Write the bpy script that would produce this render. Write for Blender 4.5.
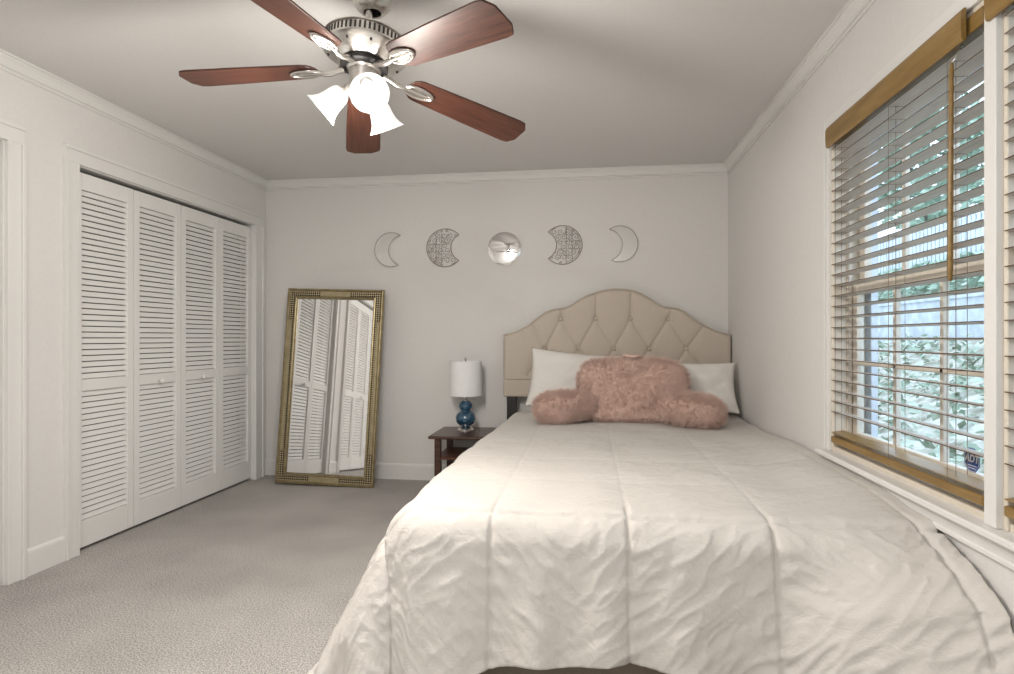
import bpy, bmesh, math, random
from mathutils import Vector, Matrix, noise
PI = math.pi
R_ = math.radians
random.seed(7)
for o in list(bpy.data.objects):
    bpy.data.objects.remove(o)
sc = bpy.context.scene
COL = sc.collection

# ------------------------------------------------------------------ camera
REAR_FILL = 75.0  # emission strength of the fill light added behind the camera
FPX, YAW, HCAM = 596.8, 0.1349, 1.137
cd = bpy.data.cameras.new('camera')
cd.sensor_fit = 'HORIZONTAL'; cd.sensor_width = 36.0
cd.lens = FPX / 1014 * 36.0
cd.shift_y = 0.96 / 1014
cd.clip_start = 0.02; cd.clip_end = 200
cam = bpy.data.objects.new('camera', cd); COL.objects.link(cam)
cam.location = (0, 0, HCAM); cam.rotation_euler = (PI / 2, 0, YAW)
sc.camera = cam

# ------------------------------------------------------------------ colour management, sky
sc.view_settings.view_transform = 'Standard'
sc.view_settings.look = 'None'
sc.view_settings.gamma = 1.0
sc.view_settings.use_curve_mapping = False
sc.view_settings.exposure = 1.0
W = bpy.data.worlds.new('overcast_sky'); sc.world = W; W.use_nodes = True
wn = W.node_tree.nodes; wl = W.node_tree.links
bgn = wn['Background']
bgn.inputs[0].default_value = (0.68, 0.83, 1.0, 1)
bgn.inputs[1].default_value = 1.75

XL, XR, YB, YF, H = -2.655, 1.039, 4.65, -1.0, 2.44
WINS = [(1.698, 2.722), (0.625, 1.656)]           # Y ranges of the two windows in the right wall
WZ0, WZ1 = 0.655, 2.03

# ------------------------------------------------------------------ materials
def mat(name, col, rough=0.6, metal=0.0, spec=0.5, emit=None, estr=0.0):
    m = bpy.data.materials.new(name); m.use_nodes = True
    p = m.node_tree.nodes['Principled BSDF']
    p.inputs['Base Color'].default_value = (*col, 1)
    p.inputs['Roughness'].default_value = rough
    p.inputs['Metallic'].default_value = metal
    p.inputs['Specular IOR Level'].default_value = spec
    if emit:
        p.inputs['Emission Color'].default_value = (*emit, 1)
        p.inputs['Emission Strength'].default_value = estr
    return m
def N(m, typ, **kw):
    n = m.node_tree.nodes.new(typ)
    for k, v in kw.items(): setattr(n, k, v)
    return n
def L(m, a, b): m.node_tree.links.new(a, b)
def P(m): return m.node_tree.nodes['Principled BSDF']
def coords(m, scale=(1, 1, 1), rot=(0, 0, 0)):
    t = N(m, 'ShaderNodeTexCoord'); mp = N(m, 'ShaderNodeMapping')
    mp.inputs['Scale'].default_value = scale; mp.inputs['Rotation'].default_value = rot
    L(m, t.outputs['Object'], mp.inputs['Vector']); return mp.outputs['Vector']
def noise_tex(m, vec, scale, detail=3, rough=0.5, dist=0.0):
    n = N(m, 'ShaderNodeTexNoise'); n.inputs['Scale'].default_value = scale
    n.inputs['Detail'].default_value = detail; n.inputs['Roughness'].default_value = rough
    n.inputs['Distortion'].default_value = dist
    L(m, vec, n.inputs['Vector']); return n.outputs['Fac']
def ramp(m, fac, stops):
    r = N(m, 'ShaderNodeValToRGB'); e = r.color_ramp.elements
    while len(e) < len(stops): e.new(0.5)
    for i, (p, c) in enumerate(stops):
        e[i].position = p; e[i].color = (*c, 1)
    L(m, fac, r.inputs['Fac']); return r.outputs['Color']
def bump(m, h, strength=0.3, dist=0.01):
    b = N(m, 'ShaderNodeBump'); b.inputs['Strength'].default_value = strength
    b.inputs['Distance'].default_value = dist
    L(m, h, b.inputs['Height']); L(m, b.outputs['Normal'], P(m).inputs['Normal'])
def noisy(name, c0, c1, scale, rough=0.6, stretch=(1, 1, 1), bstr=0.0, bdist=0.002, metal=0, detail=3, spec=0.5, lo=0.35, hi=0.65):
    m = mat(name, c0, rough, metal, spec)
    f = noise_tex(m, coords(m, stretch), scale, detail)
    L(m, ramp(m, f, [(lo, c0), (hi, c1)]), P(m).inputs['Base Color'])
    if bstr: bump(m, f, bstr, bdist)
    return m

M_wall = noisy('wall_paint', (0.71, 0.70, 0.685), (0.73, 0.72, 0.705), 60, 0.75, bstr=0.06, bdist=0.001, spec=0.3)
M_ceil = noisy('ceiling_paint', (0.71, 0.70, 0.69), (0.73, 0.72, 0.71), 90, 0.9, bstr=0.05, bdist=0.001, spec=0.2)
M_trim = mat('white_trim_paint', (0.74, 0.735, 0.72), 0.42, spec=0.4)
M_door = mat('white_louver_paint', (0.78, 0.775, 0.76), 0.5, spec=0.4)
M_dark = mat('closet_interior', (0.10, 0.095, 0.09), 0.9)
M_cream = noisy('cream_window_paint', (0.66, 0.60, 0.51), (0.70, 0.64, 0.55), 30, 0.5)
M_vinyl = mat('exterior_vinyl', (0.62, 0.66, 0.72), 0.5)
# carpet
M_carpet = mat('greige_carpet', (0.4, 0.38, 0.36), 1.0, spec=0.05)
v = coords(M_carpet)
f1 = noise_tex(M_carpet, v, 165, 3, 0.8); f2 = noise_tex(M_carpet, v, 2.2, 3)
c1 = ramp(M_carpet, f1, [(0.34, (0.18, 0.168, 0.158)), (0.5, (0.44, 0.42, 0.40)), (0.64, (0.72, 0.695, 0.67))])
c2 = ramp(M_carpet, f2, [(0.35, (0.84, 0.84, 0.84)), (0.65, (1.0, 1.0, 1.0))])
mx = N(M_carpet, 'ShaderNodeMix', data_type='RGBA', blend_type='MULTIPLY'); mx.inputs[0].default_value = 1
L(M_carpet, c1, mx.inputs[6]); L(M_carpet, c2, mx.inputs[7]); L(M_carpet, mx.outputs[2], P(M_carpet).inputs['Base Color'])
bump(M_carpet, f1, 0.5, 0.006)
# fabrics
def fabric(name, c0, c1, weave=900, bstr=0.25, wr=14, wrs=0.25, wrd=0.004, rough=0.9):
    m = mat(name, c0, rough, spec=0.15)
    vv = coords(m); a = noise_tex(m, vv, weave, 1); b = noise_tex(m, vv, wr, 4, 0.55, 0.6)
    L(m, ramp(m, a, [(0.35, c0), (0.65, c1)]), P(m).inputs['Base Color'])
    b1 = N(m, 'ShaderNodeBump'); b1.inputs['Strength'].default_value = bstr; b1.inputs['Distance'].default_value = 0.001
    b2 = N(m, 'ShaderNodeBump'); b2.inputs['Strength'].default_value = wrs; b2.inputs['Distance'].default_value = wrd
    L(m, a, b1.inputs['Height']); L(m, b, b2.inputs['Height'])
    L(m, b2.outputs['Normal'], b1.inputs['Normal']); L(m, b1.outputs['Normal'], P(m).inputs['Normal'])
    return m
M_comf = fabric('ivory_comforter_cotton', (0.605, 0.58, 0.548), (0.645, 0.62, 0.588), 700, 0.1, 10, 0.45, 0.010)
# fine crumpling of the comforter cloth: ridged noise under the weave bump
vv = coords(M_comf, (1, 1, 1), (0.3, 0.5, 0.6)); mpc = N(M_comf, 'ShaderNodeMapping'); mpc.inputs['Scale'].default_value = (14, 34, 22); L(M_comf, vv, mpc.inputs['Vector'])
nz_ = noise_tex(M_comf, mpc.outputs['Vector'], 1.0, 3, 0.55, 1.2)
sb_ = N(M_comf, 'ShaderNodeMath', operation='SUBTRACT'); sb_.inputs[1].default_value = 0.5; L(M_comf, nz_, sb_.inputs[0])
ab_ = N(M_comf, 'ShaderNodeMath', operation='ABSOLUTE'); L(M_comf, sb_.outputs[0], ab_.inputs[0])
b3 = N(M_comf, 'ShaderNodeBump'); b3.invert = True; b3.inputs['Strength'].default_value = 0.3; b3.inputs['Distance'].default_value = 0.016
L(M_comf, ab_.outputs[0], b3.inputs['Height'])
first = [n for n in M_comf.node_tree.nodes if n.type == 'BUMP' and n != b3 and not n.inputs['Normal'].is_linked][0]
L(M_comf, b3.outputs['Normal'], first.inputs['Normal'])
M_pil = fabric('white_pillow_cotton', (0.78, 0.755, 0.72), (0.82, 0.795, 0.76), 800, 0.1, 9, 0.35, 0.008)
M_linen = fabric('beige_linen', (0.50, 0.435, 0.37), (0.59, 0.52, 0.45), 420, 0.5, 20, 0.1, 0.002)
M_plush = fabric('dusty_pink_plush', (0.60, 0.425, 0.36), (0.70, 0.515, 0.45), 130, 0.9, 14, 0.5, 0.01)
M_taupe = fabric('taupe_rail_fabric', (0.20, 0.165, 0.13), (0.25, 0.205, 0.165), 500, 0.4)
M_shade = fabric('white_linen_shade', (0.80, 0.80, 0.81), (0.86, 0.86, 0.87), 500, 0.3)
# woods
def wood(name, c0, c1, c2, scale=9, stretch=(1, 12, 12), rough=0.35, bstr=0.05, spec=0.5):
    m = mat(name, c0, rough, spec=spec)
    f = noise_tex(m, coords(m, stretch), scale, 5, 0.6, 0.8)
    L(m, ramp(m, f, [(0.3, c0), (0.5, c1), (0.7, c2)]), P(m).inputs['Base Color'])
    if bstr: bump(m, f, bstr, 0.001)
    return m
M_blade = wood('mahogany_blade', (0.028, 0.009, 0.006), (0.058, 0.019, 0.011), (0.092, 0.033, 0.018), 5, (1, 14, 14), 0.42)
M_table = wood('dark_walnut', (0.030, 0.013, 0.008), (0.062, 0.028, 0.018), (0.10, 0.047, 0.030), 5, (1, 12, 12), 0.28)
M_oak = wood('golden_oak', (0.19, 0.112, 0.03), (0.25, 0.152, 0.045), (0.30, 0.19, 0.062), 4, (10, 1, 10), 0.35)
M_slat = wood('pale_slat_wood', (0.46, 0.405, 0.36), (0.53, 0.475, 0.425), (0.59, 0.53, 0.475), 4, (10, 1, 10), 0.45)
M_cord = mat('tan_cord', (0.20, 0.15, 0.10), 0.8)
M_black = mat('black_metal', (0.012, 0.011, 0.011), 0.5)
# metals
M_nickel = noisy('brushed_nickel', (0.58, 0.555, 0.52), (0.70, 0.675, 0.64), 30, 0.28, metal=1.0, stretch=(1, 1, 8))
M_slot = mat('dark_vent', (0.03, 0.028, 0.026), 0.7)
M_chrome = mat('silver_lamp_base', (0.72, 0.70, 0.67), 0.25, 1.0)
M_silver = mat('silver_mirror', (0.86, 0.86, 0.86), 0.03, 1.0)
M_satin = mat('satin_silver', (0.66, 0.66, 0.65), 0.22, 1.0)
M_filig = mat('pewter_filigree', (0.34, 0.315, 0.28), 0.45, 0.6)
M_gold = noisy('antique_gold', (0.29, 0.235, 0.13), (0.40, 0.33, 0.20), 25, 0.38, metal=0.75)
M_gold2 = noisy('antique_gold_panel', (0.36, 0.305, 0.185), (0.43, 0.37, 0.235), 18, 0.45, metal=0.6)
M_lat = mat('gold_lattice', (0.35, 0.28, 0.16), 0.4, 0.6)
vv = coords(M_lat, (1, 1, 1), (0, R_(45), 0)); ck = N(M_lat, 'ShaderNodeTexChecker'); ck.inputs['Scale'].default_value = 82
L(M_lat, vv, ck.inputs['Vector'])
ck.inputs['Color1'].default_value = (0.50, 0.42, 0.27, 1); ck.inputs['Color2'].default_value = (0.02, 0.014, 0.007, 1)
L(M_lat, ck.outputs['Color'], P(M_lat).inputs['Base Color']); bump(M_lat, ck.outputs['Fac'], 0.6, 0.004)
# lamp glass
M_frost = mat('frosted_shade_glass', (0.30, 0.295, 0.29), 0.35, emit=(1.0, 0.97, 0.93), estr=0.42)
M_bulb = mat('lit_bulb', (1, 1, 1), 0.3, emit=(1.0, 0.96, 0.90), estr=3)
M_blue = mat('teal_blue_glass', (0.012, 0.055, 0.115), 0.08, spec=0.8)
f = noise_tex(M_blue, coords(M_blue), 38, 3, 0.6, 1.0)
L(M_blue, ramp(M_blue, f, [(0.35, (0.008, 0.038, 0.082)), (0.7, (0.045, 0.14, 0.235))]), P(M_blue).inputs['Base Color'])
P(M_blue).inputs['Coat Weight'].default_value = 0.6
# window pane: clear with a faint reflection
M_glass = bpy.data.materials.new('window_glass'); M_glass.use_nodes = True
nt = M_glass.node_tree; nt.nodes.remove(nt.nodes['Principled BSDF'])
tr = nt.nodes.new('ShaderNodeBsdfTransparent'); gl = nt.nodes.new('ShaderNodeBsdfGlossy'); mxs = nt.nodes.new('ShaderNodeMixShader')
fr = nt.nodes.new('ShaderNodeFresnel'); fr.inputs['IOR'].default_value = 1.3
tr.inputs[0].default_value = (0.95, 0.98, 1.0, 1); gl.inputs['Roughness'].default_value = 0.02
gm = nt.nodes.new('ShaderNodeNewGeometry'); iv = nt.nodes.new('ShaderNodeMath'); iv.operation = 'SUBTRACT'; iv.inputs[0].default_value = 1.0
ml = nt.nodes.new('ShaderNodeMath'); ml.operation = 'MULTIPLY'
nt.links.new(gm.outputs['Backfacing'], iv.inputs[1]); nt.links.new(iv.outputs[0], ml.inputs[0]); nt.links.new(fr.outputs[0], ml.inputs[1])
nt.links.new(ml.outputs[0], mxs.inputs[0]); nt.links.new(tr.outputs[0], mxs.inputs[1]); nt.links.new(gl.outputs[0], mxs.inputs[2])
nt.links.new(mxs.outputs[0], nt.nodes['Material Output'].inputs['Surface'])
M_stblue = mat('sticker_blue', (0.02, 0.075, 0.30), 0.4)
M_stwhite = mat('sticker_white', (0.85, 0.87, 0.9), 0.4)
# garden
M_soil = noisy('leaf_litter_ground', (0.30, 0.27, 0.20), (0.55, 0.53, 0.47), 7, 0.95, detail=6, bstr=0.5, bdist=0.03)
M_leaf = noisy('ivy_leaf', (0.19, 0.25, 0.17), (0.48, 0.52, 0.43), 3, 0.6)
M_leaf2 = noisy('tree_leaf', (0.22, 0.31, 0.22), (0.46, 0.55, 0.44), 2, 0.6)
M_bark = noisy('tree_bark', (0.10, 0.085, 0.07), (0.22, 0.19, 0.16), 12, 0.9, stretch=(4, 4, 1))
M_fence = noisy('weathered_fence', (0.42, 0.45, 0.47), (0.56, 0.59, 0.61), 5, 0.85, stretch=(6, 6, 1))
M_rwall = noisy('garden_wall_block', (0.36, 0.38, 0.40), (0.48, 0.50, 0.52), 6, 0.9)

# ------------------------------------------------------------------ mesh helpers
def nb(): return bmesh.new()
def box(bm, x0, x1, y0, y1, z0, z1, m=None):
    vs = [bm.verts.new(p) for p in ((x0, y0, z0), (x1, y0, z0), (x1, y1, z0), (x0, y1, z0), (x0, y0, z1), (x1, y0, z1), (x1, y1, z1), (x0, y1, z1))]
    if m is not None:
        for q in vs: q.co = m @ q.co
    for f in ((0, 3, 2, 1), (4, 5, 6, 7), (0, 1, 5, 4), (1, 2, 6, 5), (2, 3, 7, 6), (3, 0, 4, 7)):
        bm.faces.new([vs[i] for i in f])
    return bm
def lathe(bm, prof, seg=32, m=None, a0=0.0, a1=2 * PI):
    full = abs(a1 - a0 - 2 * PI) < 1e-6
    rings = []
    for (r, z) in prof:
        if r < 1e-6:
            p = Vector((0, 0, z)); rings.append([bm.verts.new(m @ p if m else p)])
        else:
            ring = []
            for i in range(seg):
                a = a0 + (a1 - a0) * i / (seg if full else seg - 1)
                p = Vector((r * math.cos(a), r * math.sin(a), z)); ring.append(bm.verts.new(m @ p if m else p))
            rings.append(ring)
    for A, B in zip(rings, rings[1:]):
        n = max(len(A), len(B))
        for i in range(n if full else n - 1):
            j = (i + 1) % n
            if len(A) == 1 and len(B) == 1: continue
            if len(A) == 1: bm.faces.new((A[0], B[j], B[i]))
            elif len(B) == 1: bm.faces.new((A[i], A[j], B[0]))
            else: bm.faces.new((A[i], A[j], B[j], B[i]))
    return bm
def tube(bm, pts, r, seg=8, closed=False, cap=True, sx=1.0, flat=None):
    pts = [Vector(p) for p in pts]; n = len(pts); rings = []
    up = Vector((0, 0, 1)) if flat is None else Vector(flat)
    for i, p in enumerate(pts):
        if closed: d = pts[(i + 1) % n] - pts[i - 1]
        else: d = pts[min(i + 1, n - 1)] - pts[max(i - 1, 0)]
        d.normalize()
        u = up
        if abs(d.dot(u)) > 0.97: u = Vector((1, 0, 0)) if abs(d.x) < 0.9 else Vector((0, 1, 0))
        s = d.cross(u).normalized(); t = s.cross(d).normalized()
        rr = r[i] if isinstance(r, (list, tuple)) else r
        rings.append([bm.verts.new(p + s * (rr * sx * math.cos(2 * PI * k / seg)) + t * (rr * math.sin(2 * PI * k / seg))) for k in range(seg)])
    m_ = n if closed else n - 1
    for i in range(m_):
        A, B = rings[i], rings[(i + 1) % n]
        for k in range(seg): bm.faces.new((A[k], A[(k + 1) % seg], B[(k + 1) % seg], B[k]))
    if cap and not closed:
        bm.faces.new(list(reversed(rings[0]))); bm.faces.new(rings[-1])
    return bm
def prism(bm, pts, h0, h1, m=None):
    """outline in local XY, extruded from z=h0 to h1, m maps to place"""
    m = m or Matrix()
    A = [bm.verts.new(m @ Vector((x, y, h0))) for x, y in pts]; B = [bm.verts.new(m @ Vector((x, y, h1))) for x, y in pts]
    n = len(pts)
    bm.faces.new(list(reversed(A))); bm.faces.new(B)
    for i in range(n): bm.faces.new((A[i], A[(i + 1) % n], B[(i + 1) % n], B[i]))
    return bm
def superell(bm, rx, ry, rz, e1=0.5, e2=0.5, nu=40, nv=24, m=None, shape=None):
    m = m or Matrix()
    sp = lambda v, e: math.copysign(abs(v) ** e, v)
    rings = []
    for j in range(nv + 1):
        ph = -PI / 2 + PI * j / nv
        if j in (0, nv):
            p = Vector((0, 0, rz * sp(math.sin(ph), e1)))
            if shape: p = shape(p)
            rings.append([bm.verts.new(m @ p)]); continue
        ring = []
        for i in range(nu):
            t = 2 * PI * i / nu
            p = Vector((rx * sp(math.cos(ph), e1) * sp(math.cos(t), e2), ry * sp(math.cos(ph), e1) * sp(math.sin(t), e2), rz * sp(math.sin(ph), e1)))
            if shape: p = shape(p)
            ring.append(bm.verts.new(m @ p))
        rings.append(ring)
    for A, B in zip(rings, rings[1:]):
        for i in range(nu):
            j = (i + 1) % nu
            if len(A) == 1: bm.faces.new((A[0], B[j], B[i]))
            elif len(B) == 1: bm.faces.new((A[i], A[j], B[0]))
            else: bm.faces.new((A[i], A[j], B[j], B[i]))
    return bm
def obj(name, bm, m, parent=None, smooth=False, bev=0.0, seg=2, angle=None):
    bmesh.ops.recalc_face_normals(bm, faces=bm.faces)
    me = bpy.data.meshes.new(name); bm.to_mesh(me); bm.free()
    for mm in (m if isinstance(m, (list, tuple)) else [m]): me.materials.append(mm)
    o = bpy.data.objects.new(name, me); COL.objects.link(o)
    if parent: o.parent = parent
    if smooth:
        for p in me.polygons: p.use_smooth = True
        if angle is not None:
            try: me.set_sharp_from_angle(angle=R_(angle))
            except Exception: pass
    if bev:
        b = o.modifiers.new('bevel', 'BEVEL'); b.width = bev; b.segments = seg; b.limit_method = 'ANGLE'; b.angle_limit = R_(40)
    return o
def tag(o, label=None, cat=None, group=None, kind=None):
    if label: o['label'] = label
    if cat: o['category'] = cat
    if group: o['group'] = group
    if kind: o['kind'] = kind
    return o
def empty(name, loc, rot=(0, 0, 0)):
    o = bpy.data.objects.new(name, None); COL.objects.link(o); o.location = loc; o.rotation_euler = rot
    o.empty_display_size = 0.05
    return o
def struct(name, bm, m, parent=None, **kw):
    o = obj(name, bm, m, parent, **kw)
    if parent is None: o['kind'] = 'structure'
    return o
def copy_tree(o, parent=None):
    c = o.copy(); COL.objects.link(c); c.parent = parent
    for ch in [x for x in bpy.data.objects if x.parent == o]:
        copy_tree(ch, c)
    return c
def sm(a, b, x):
    t = max(0.0, min(1.0, (x - a) / (b - a))); return t * t * (3 - 2 * t)

# ------------------------------------------------------------------ room shell
bm = nb(); box(bm, XL - 0.9, XR + 0.15, YF - 0.15, YB + 0.15, -0.12, 0); struct('floor', bm, M_carpet)
bm = nb(); box(bm, XL - 0.9, XR + 0.15, YF - 0.15, YB + 0.15, H, H + 0.12); struct('ceiling', bm, M_ceil)
bm = nb(); box(bm, XL - 0.9, XR + 0.15, YB, YB + 0.15, 0, H); struct('wall_back', bm, M_wall)
def holed_wall(bm, axis, p0, p1, c0, c1, holes):
    """wall slab between p0,p1 on the thin axis, c0..c1 along, holes = (a,b,z0,z1) sorted"""
    def bx(a, b, z0, z1):
        if b - a < 1e-5 or z1 - z0 < 1e-5: return
        if axis == 'X': box(bm, p0, p1, a, b, z0, z1)
        else: box(bm, a, b, p0, p1, z0, z1)
    cur = c0
    for (a, b, z0, z1) in sorted(holes):
        bx(cur, a, 0, H); bx(a, b, 0, z0); bx(a, b, z1, H); cur = b
    bx(cur, c1, 0, H)
C1 = (2.796, 4.470); C2 = (0.78, 2.405); CT = 2.045
bm = nb(); holed_wall(bm, 'X', XL - 0.12, XL, YF, YB, [(C2[0], C2[1], 0, CT), (C1[0], C1[1], 0, CT)]); struct('wall_left', bm, M_wall)
bm = nb(); holed_wall(bm, 'X', XR, XR + 0.14, YF, YB, [(a, b, WZ0, WZ1) for a, b in WINS]); struct('wall_right', bm, M_wall)
bm = nb(); box(bm, XL - 0.12, XR + 0.15, YF - 0.15, YF, 0, H); struct('wall_front', bm, M_wall)
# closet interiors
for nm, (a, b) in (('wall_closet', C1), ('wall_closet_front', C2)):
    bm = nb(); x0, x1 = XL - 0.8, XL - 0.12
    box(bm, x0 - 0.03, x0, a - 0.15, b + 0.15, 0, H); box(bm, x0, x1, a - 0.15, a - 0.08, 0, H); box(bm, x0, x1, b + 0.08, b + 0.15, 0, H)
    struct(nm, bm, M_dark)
# crown moulding as an extruded profile
CR = [(0, 0), (0, -0.078), (0.009, -0.078), (0.011, -0.073), (0.009, -0.068), (0.005, -0.066), (0.005, -0.062), (0.013, -0.059), (0.014, -0.046), (0.021, -0.030), (0.032, -0.018), (0.034, -0.014), (0.042, -0.013), (0.043, -0.005), (0.038, -0.003), (0.046, 0)]
def sweep_straight(bm, prof, A, B, inward, miterA=0, miterB=0):
    """profile (out, up) swept from A to B at reference height; inward = direction of 'out'"""
    A, B, n = Vector(A), Vector(B), Vector(inward); d = (B - A).normalized()
    ra = [bm.verts.new(A + n * o + Vector((0, 0, u)) + d * (o * miterA)) for o, u in prof]
    rb = [bm.verts.new(B + n * o + Vector((0, 0, u)) - d * (o * miterB)) for o, u in prof]
    k = len(prof)
    for i in range(k): bm.faces.new((ra[i], ra[(i + 1) % k], rb[(i + 1) % k], rb[i]))
    bm.faces.new(ra); bm.faces.new(list(reversed(rb)))
walls = [((XL, YB, 0), (XR, YB, 0), (0, -1, 0)), ((XL, YF, 0), (XL, YB, 0), (1, 0, 0)), ((XR, YB, 0), (XR, YF, 0), (-1, 0, 0)), ((XR, YF, 0), (XL, YF, 0), (0, 1, 0))]
for i, (A, B, n) in enumerate(walls):
    bm = nb(); sweep_straight(bm, CR, (A[0], A[1], H), (B[0], B[1], H), n, 1, 1); struct('trim_%d' % (i + 1), bm, M_trim)
BB = [(0, 0), (0, 0.128), (0.006, 0.126), (0.012, 0.118), (0.014, 0.108), (0.014, 0)]
bm = nb(); sweep_straight(bm, BB, (XL, YB, 0), (XR, YB, 0), (0, -1, 0)); struct('baseboard_back', bm, M_trim)
bm = nb()
for a, b in ((YF, C2[0] - 0.085), (C2[1] + 0.085, C1[0] - 0.085)):
    sweep_straight(bm, BB, (XL, a, 0), (XL, b, 0), (1, 0, 0))
struct('baseboard_left', bm, M_trim)
bm = nb(); sweep_straight(bm, BB, (XR, YB, 0), (XR, YF, 0), (-1, 0, 0)); struct('baseboard_right', bm, M_trim)
bm = nb(); sweep_straight(bm, BB, (XR, YF, 0), (XL, YF, 0), (0, 1, 0)); struct('baseboard_front', bm, M_trim)
# closet casings with jambs
def casing(bm, a, b, top, w, wr):
    x = XL
    for (y0, y1, side) in ((a - w, a, -1), (b, b + wr, 1)):
        box(bm, x, x + 0.016, y0, y1, 0, top)
        o = y0 if side < 0 else y1 - 0.018
        box(bm, x + 0.016, x + 0.026, o, o + 0.018, 0, top)
        i_ = y1 - 0.014 if side < 0 else y0
        box(bm, x + 0.016, x + 0.020, i_, i_ + 0.014, 0, top)
        j0, j1 = (a - 0.002, a + 0.004) if side < 0 else (b - 0.004, b + 0.002)
        box(bm, x - 0.12, x, j0, j1, 0, top)
    box(bm, x, x + 0.016, a - w, b + wr, top, top + w)
    box(bm, x + 0.016, x + 0.026, a - w, b + wr, top + w - 0.018, top + w)
    box(bm, x + 0.016, x + 0.020, a, b, top, top + 0.014)
    box(bm, x - 0.12, x, a, b, top - 0.004, top + 0.002)
bm = nb(); casing(bm, C1[0], C1[1], CT, 0.085, 0.110); struct('trim_5', bm, M_trim, bev=0.002)
bm = nb(); casing(bm, C2[0], C2[1], CT, 0.085, 0.085); struct('trim_6', bm, M_trim, bev=0.002)

# louvered bifold doors: each leaf a part, its louvers and knob sub-parts
def bifold(name, y0, y1, knob_leaf):
    root = empty(name, (XL - 0.034, y0, 0)); root['kind'] = 'structure'
    w = (y1 - y0) / 2
    zb, zt = 0.018, CT - 0.026
    for k in range(2):
        a, b = k * w + 0.0025, (k + 1) * w - 0.0025
        st = 0.045
        rails = [(zb, 0.16), (0.852, 0.915), (1.93, zt)]
        bm = nb(); T = 0.014
        box(bm, -T, T, a, a + st, zb, zt); box(bm, -T, T, b - st, b, zb, zt)
        for r0, r1 in rails: box(bm, -T, T, a + st, b - st, r0, r1)
        leaf = obj('door_leaf', bm, M_door, root, bev=0.0015, seg=1)
        bm = nb()
        for z0, z1 in ((0.16, 0.852), (0.915, 1.93)):
            n = int(round((z1 - z0) / 0.0318)); p = (z1 - z0) / n
            for i in range(n):
                z = z0 + (i + 0.5) * p
                m = Matrix.Translation((0, 0, z)) @ Matrix.Rotation(R_(-14), 4, 'Y')
                box(bm, -0.0028, 0.0028, a + st - 0.004, b - st + 0.004, -0.0132, 0.0132, m)
        obj('louvers', bm, M_door, leaf)
        if k == knob_leaf:
            bm = nb(); m = Matrix.Translation((T, (a + b) / 2 + 0.0, 0.868)) @ Matrix.Rotation(PI / 2, 4, 'Y')
            lathe(bm, [(0, 0), (0.009, 0), (0.0075, 0.010), (0.010, 0.014), (0.0165, 0.020), (0.018, 0.027), (0.014, 0.033), (0, 0.035)], 20, m)
            obj('door_knob', bm, M_door, leaf, smooth=True)
    return root
mid = (C1[0] + C1[1]) / 2
bifold('door_1', C1[0] + 0.006, mid - 0.001, 1); bifold('door_2', mid + 0.001, C1[1] - 0.006, 0)
mid = (C2[0] + C2[1]) / 2
bifold('door_3', C2[0] + 0.006, mid - 0.001, 1); bifold('door_4', mid + 0.001, C2[1] - 0.006, 0)

# ------------------------------------------------------------------ windows in the right wall
def window(name, a, b):
    root = empty(name, (XR, a, WZ0)); root['kind'] = 'structure'
    w = b - a; h = WZ1 - WZ0
    bm = nb(); t = 0.018
    box(bm, -0.005, 0.14, 0, t, 0, h); box(bm, -0.005, 0.14, w - t, w, 0, h); box(bm, -0.005, 0.14, t, w - t, h - t, h); box(bm, 0.0, 0.14, t, w - t, 0, 0.02)
    # inner stops
    box(bm, 0.05, 0.066, t, t + 0.015, 0.02, h - t); box(bm, 0.05, 0.066, w - t - 0.015, w - t, 0.02, h - t)
    obj('window_frame', bm, M_cream, root, bev=0.002, seg=1)
    bm = nb()                                            # outside vinyl surround
    box(bm, 0.125, 0.15, t, t + 0.05, 0.02, h - t); box(bm, 0.125, 0.15, w - t - 0.05, w - t, 0.02, h - t)
    box(bm, 0.125, 0.15, t + 0.05, w - t - 0.05, h - t - 0.05, h - t); box(bm, 0.125, 0.15, t + 0.05, w - t - 0.05, 0.02, 0.06)
    obj('exterior_frame', bm, M_vinyl, root)
    zm = 1.345 - WZ0
    for nm, x, z0, z1, br, tr_ in (('lower_sash', 0.068, 0.02, zm + 0.022, 0.07, 0.045), ('upper_sash', 0.098, zm - 0.022, h - t, 0.045, 0.05)):
        bm = nb(); s = 0.05; y0, y1 = t + 0.002, w - t - 0.002
        box(bm, x, x + 0.028, y0, y0 + s, z0, z1); box(bm, x, x + 0.028, y1 - s, y1, z0, z1)
        box(bm, x, x + 0.028, y0 + s, y1 - s, z0, z0 + br); box(bm, x, x + 0.028, y0 + s, y1 - s, z1 - tr_, z1)
        gy0, gy1, gz0, gz1 = y0 + s, y1 - s, z0 + br, z1 - tr_
        for k in (1, 2):
            yy = gy0 + (gy1 - gy0) * k / 3; box(bm, x + 0.004, x + 0.024, yy - 0.009, yy + 0.009, gz0, gz1)
        zz = (gz0 + gz1) / 2; box(bm, x + 0.004, x + 0.024, gy0, gy1, zz - 0.009, zz + 0.009)
        so = obj(nm, bm, M_cream, root, bev=0.002, seg=1)
        bm = nb(); box(bm, x + 0.012, x + 0.015, gy0 - 0.004, gy1 + 0.004, gz0 - 0.004, gz1 + 0.004)
        obj('glass_pane', bm, M_glass, so)
    return root
for i, (a, b) in enumerate(WINS): window('window_%d' % (i + 1), a, b)
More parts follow.
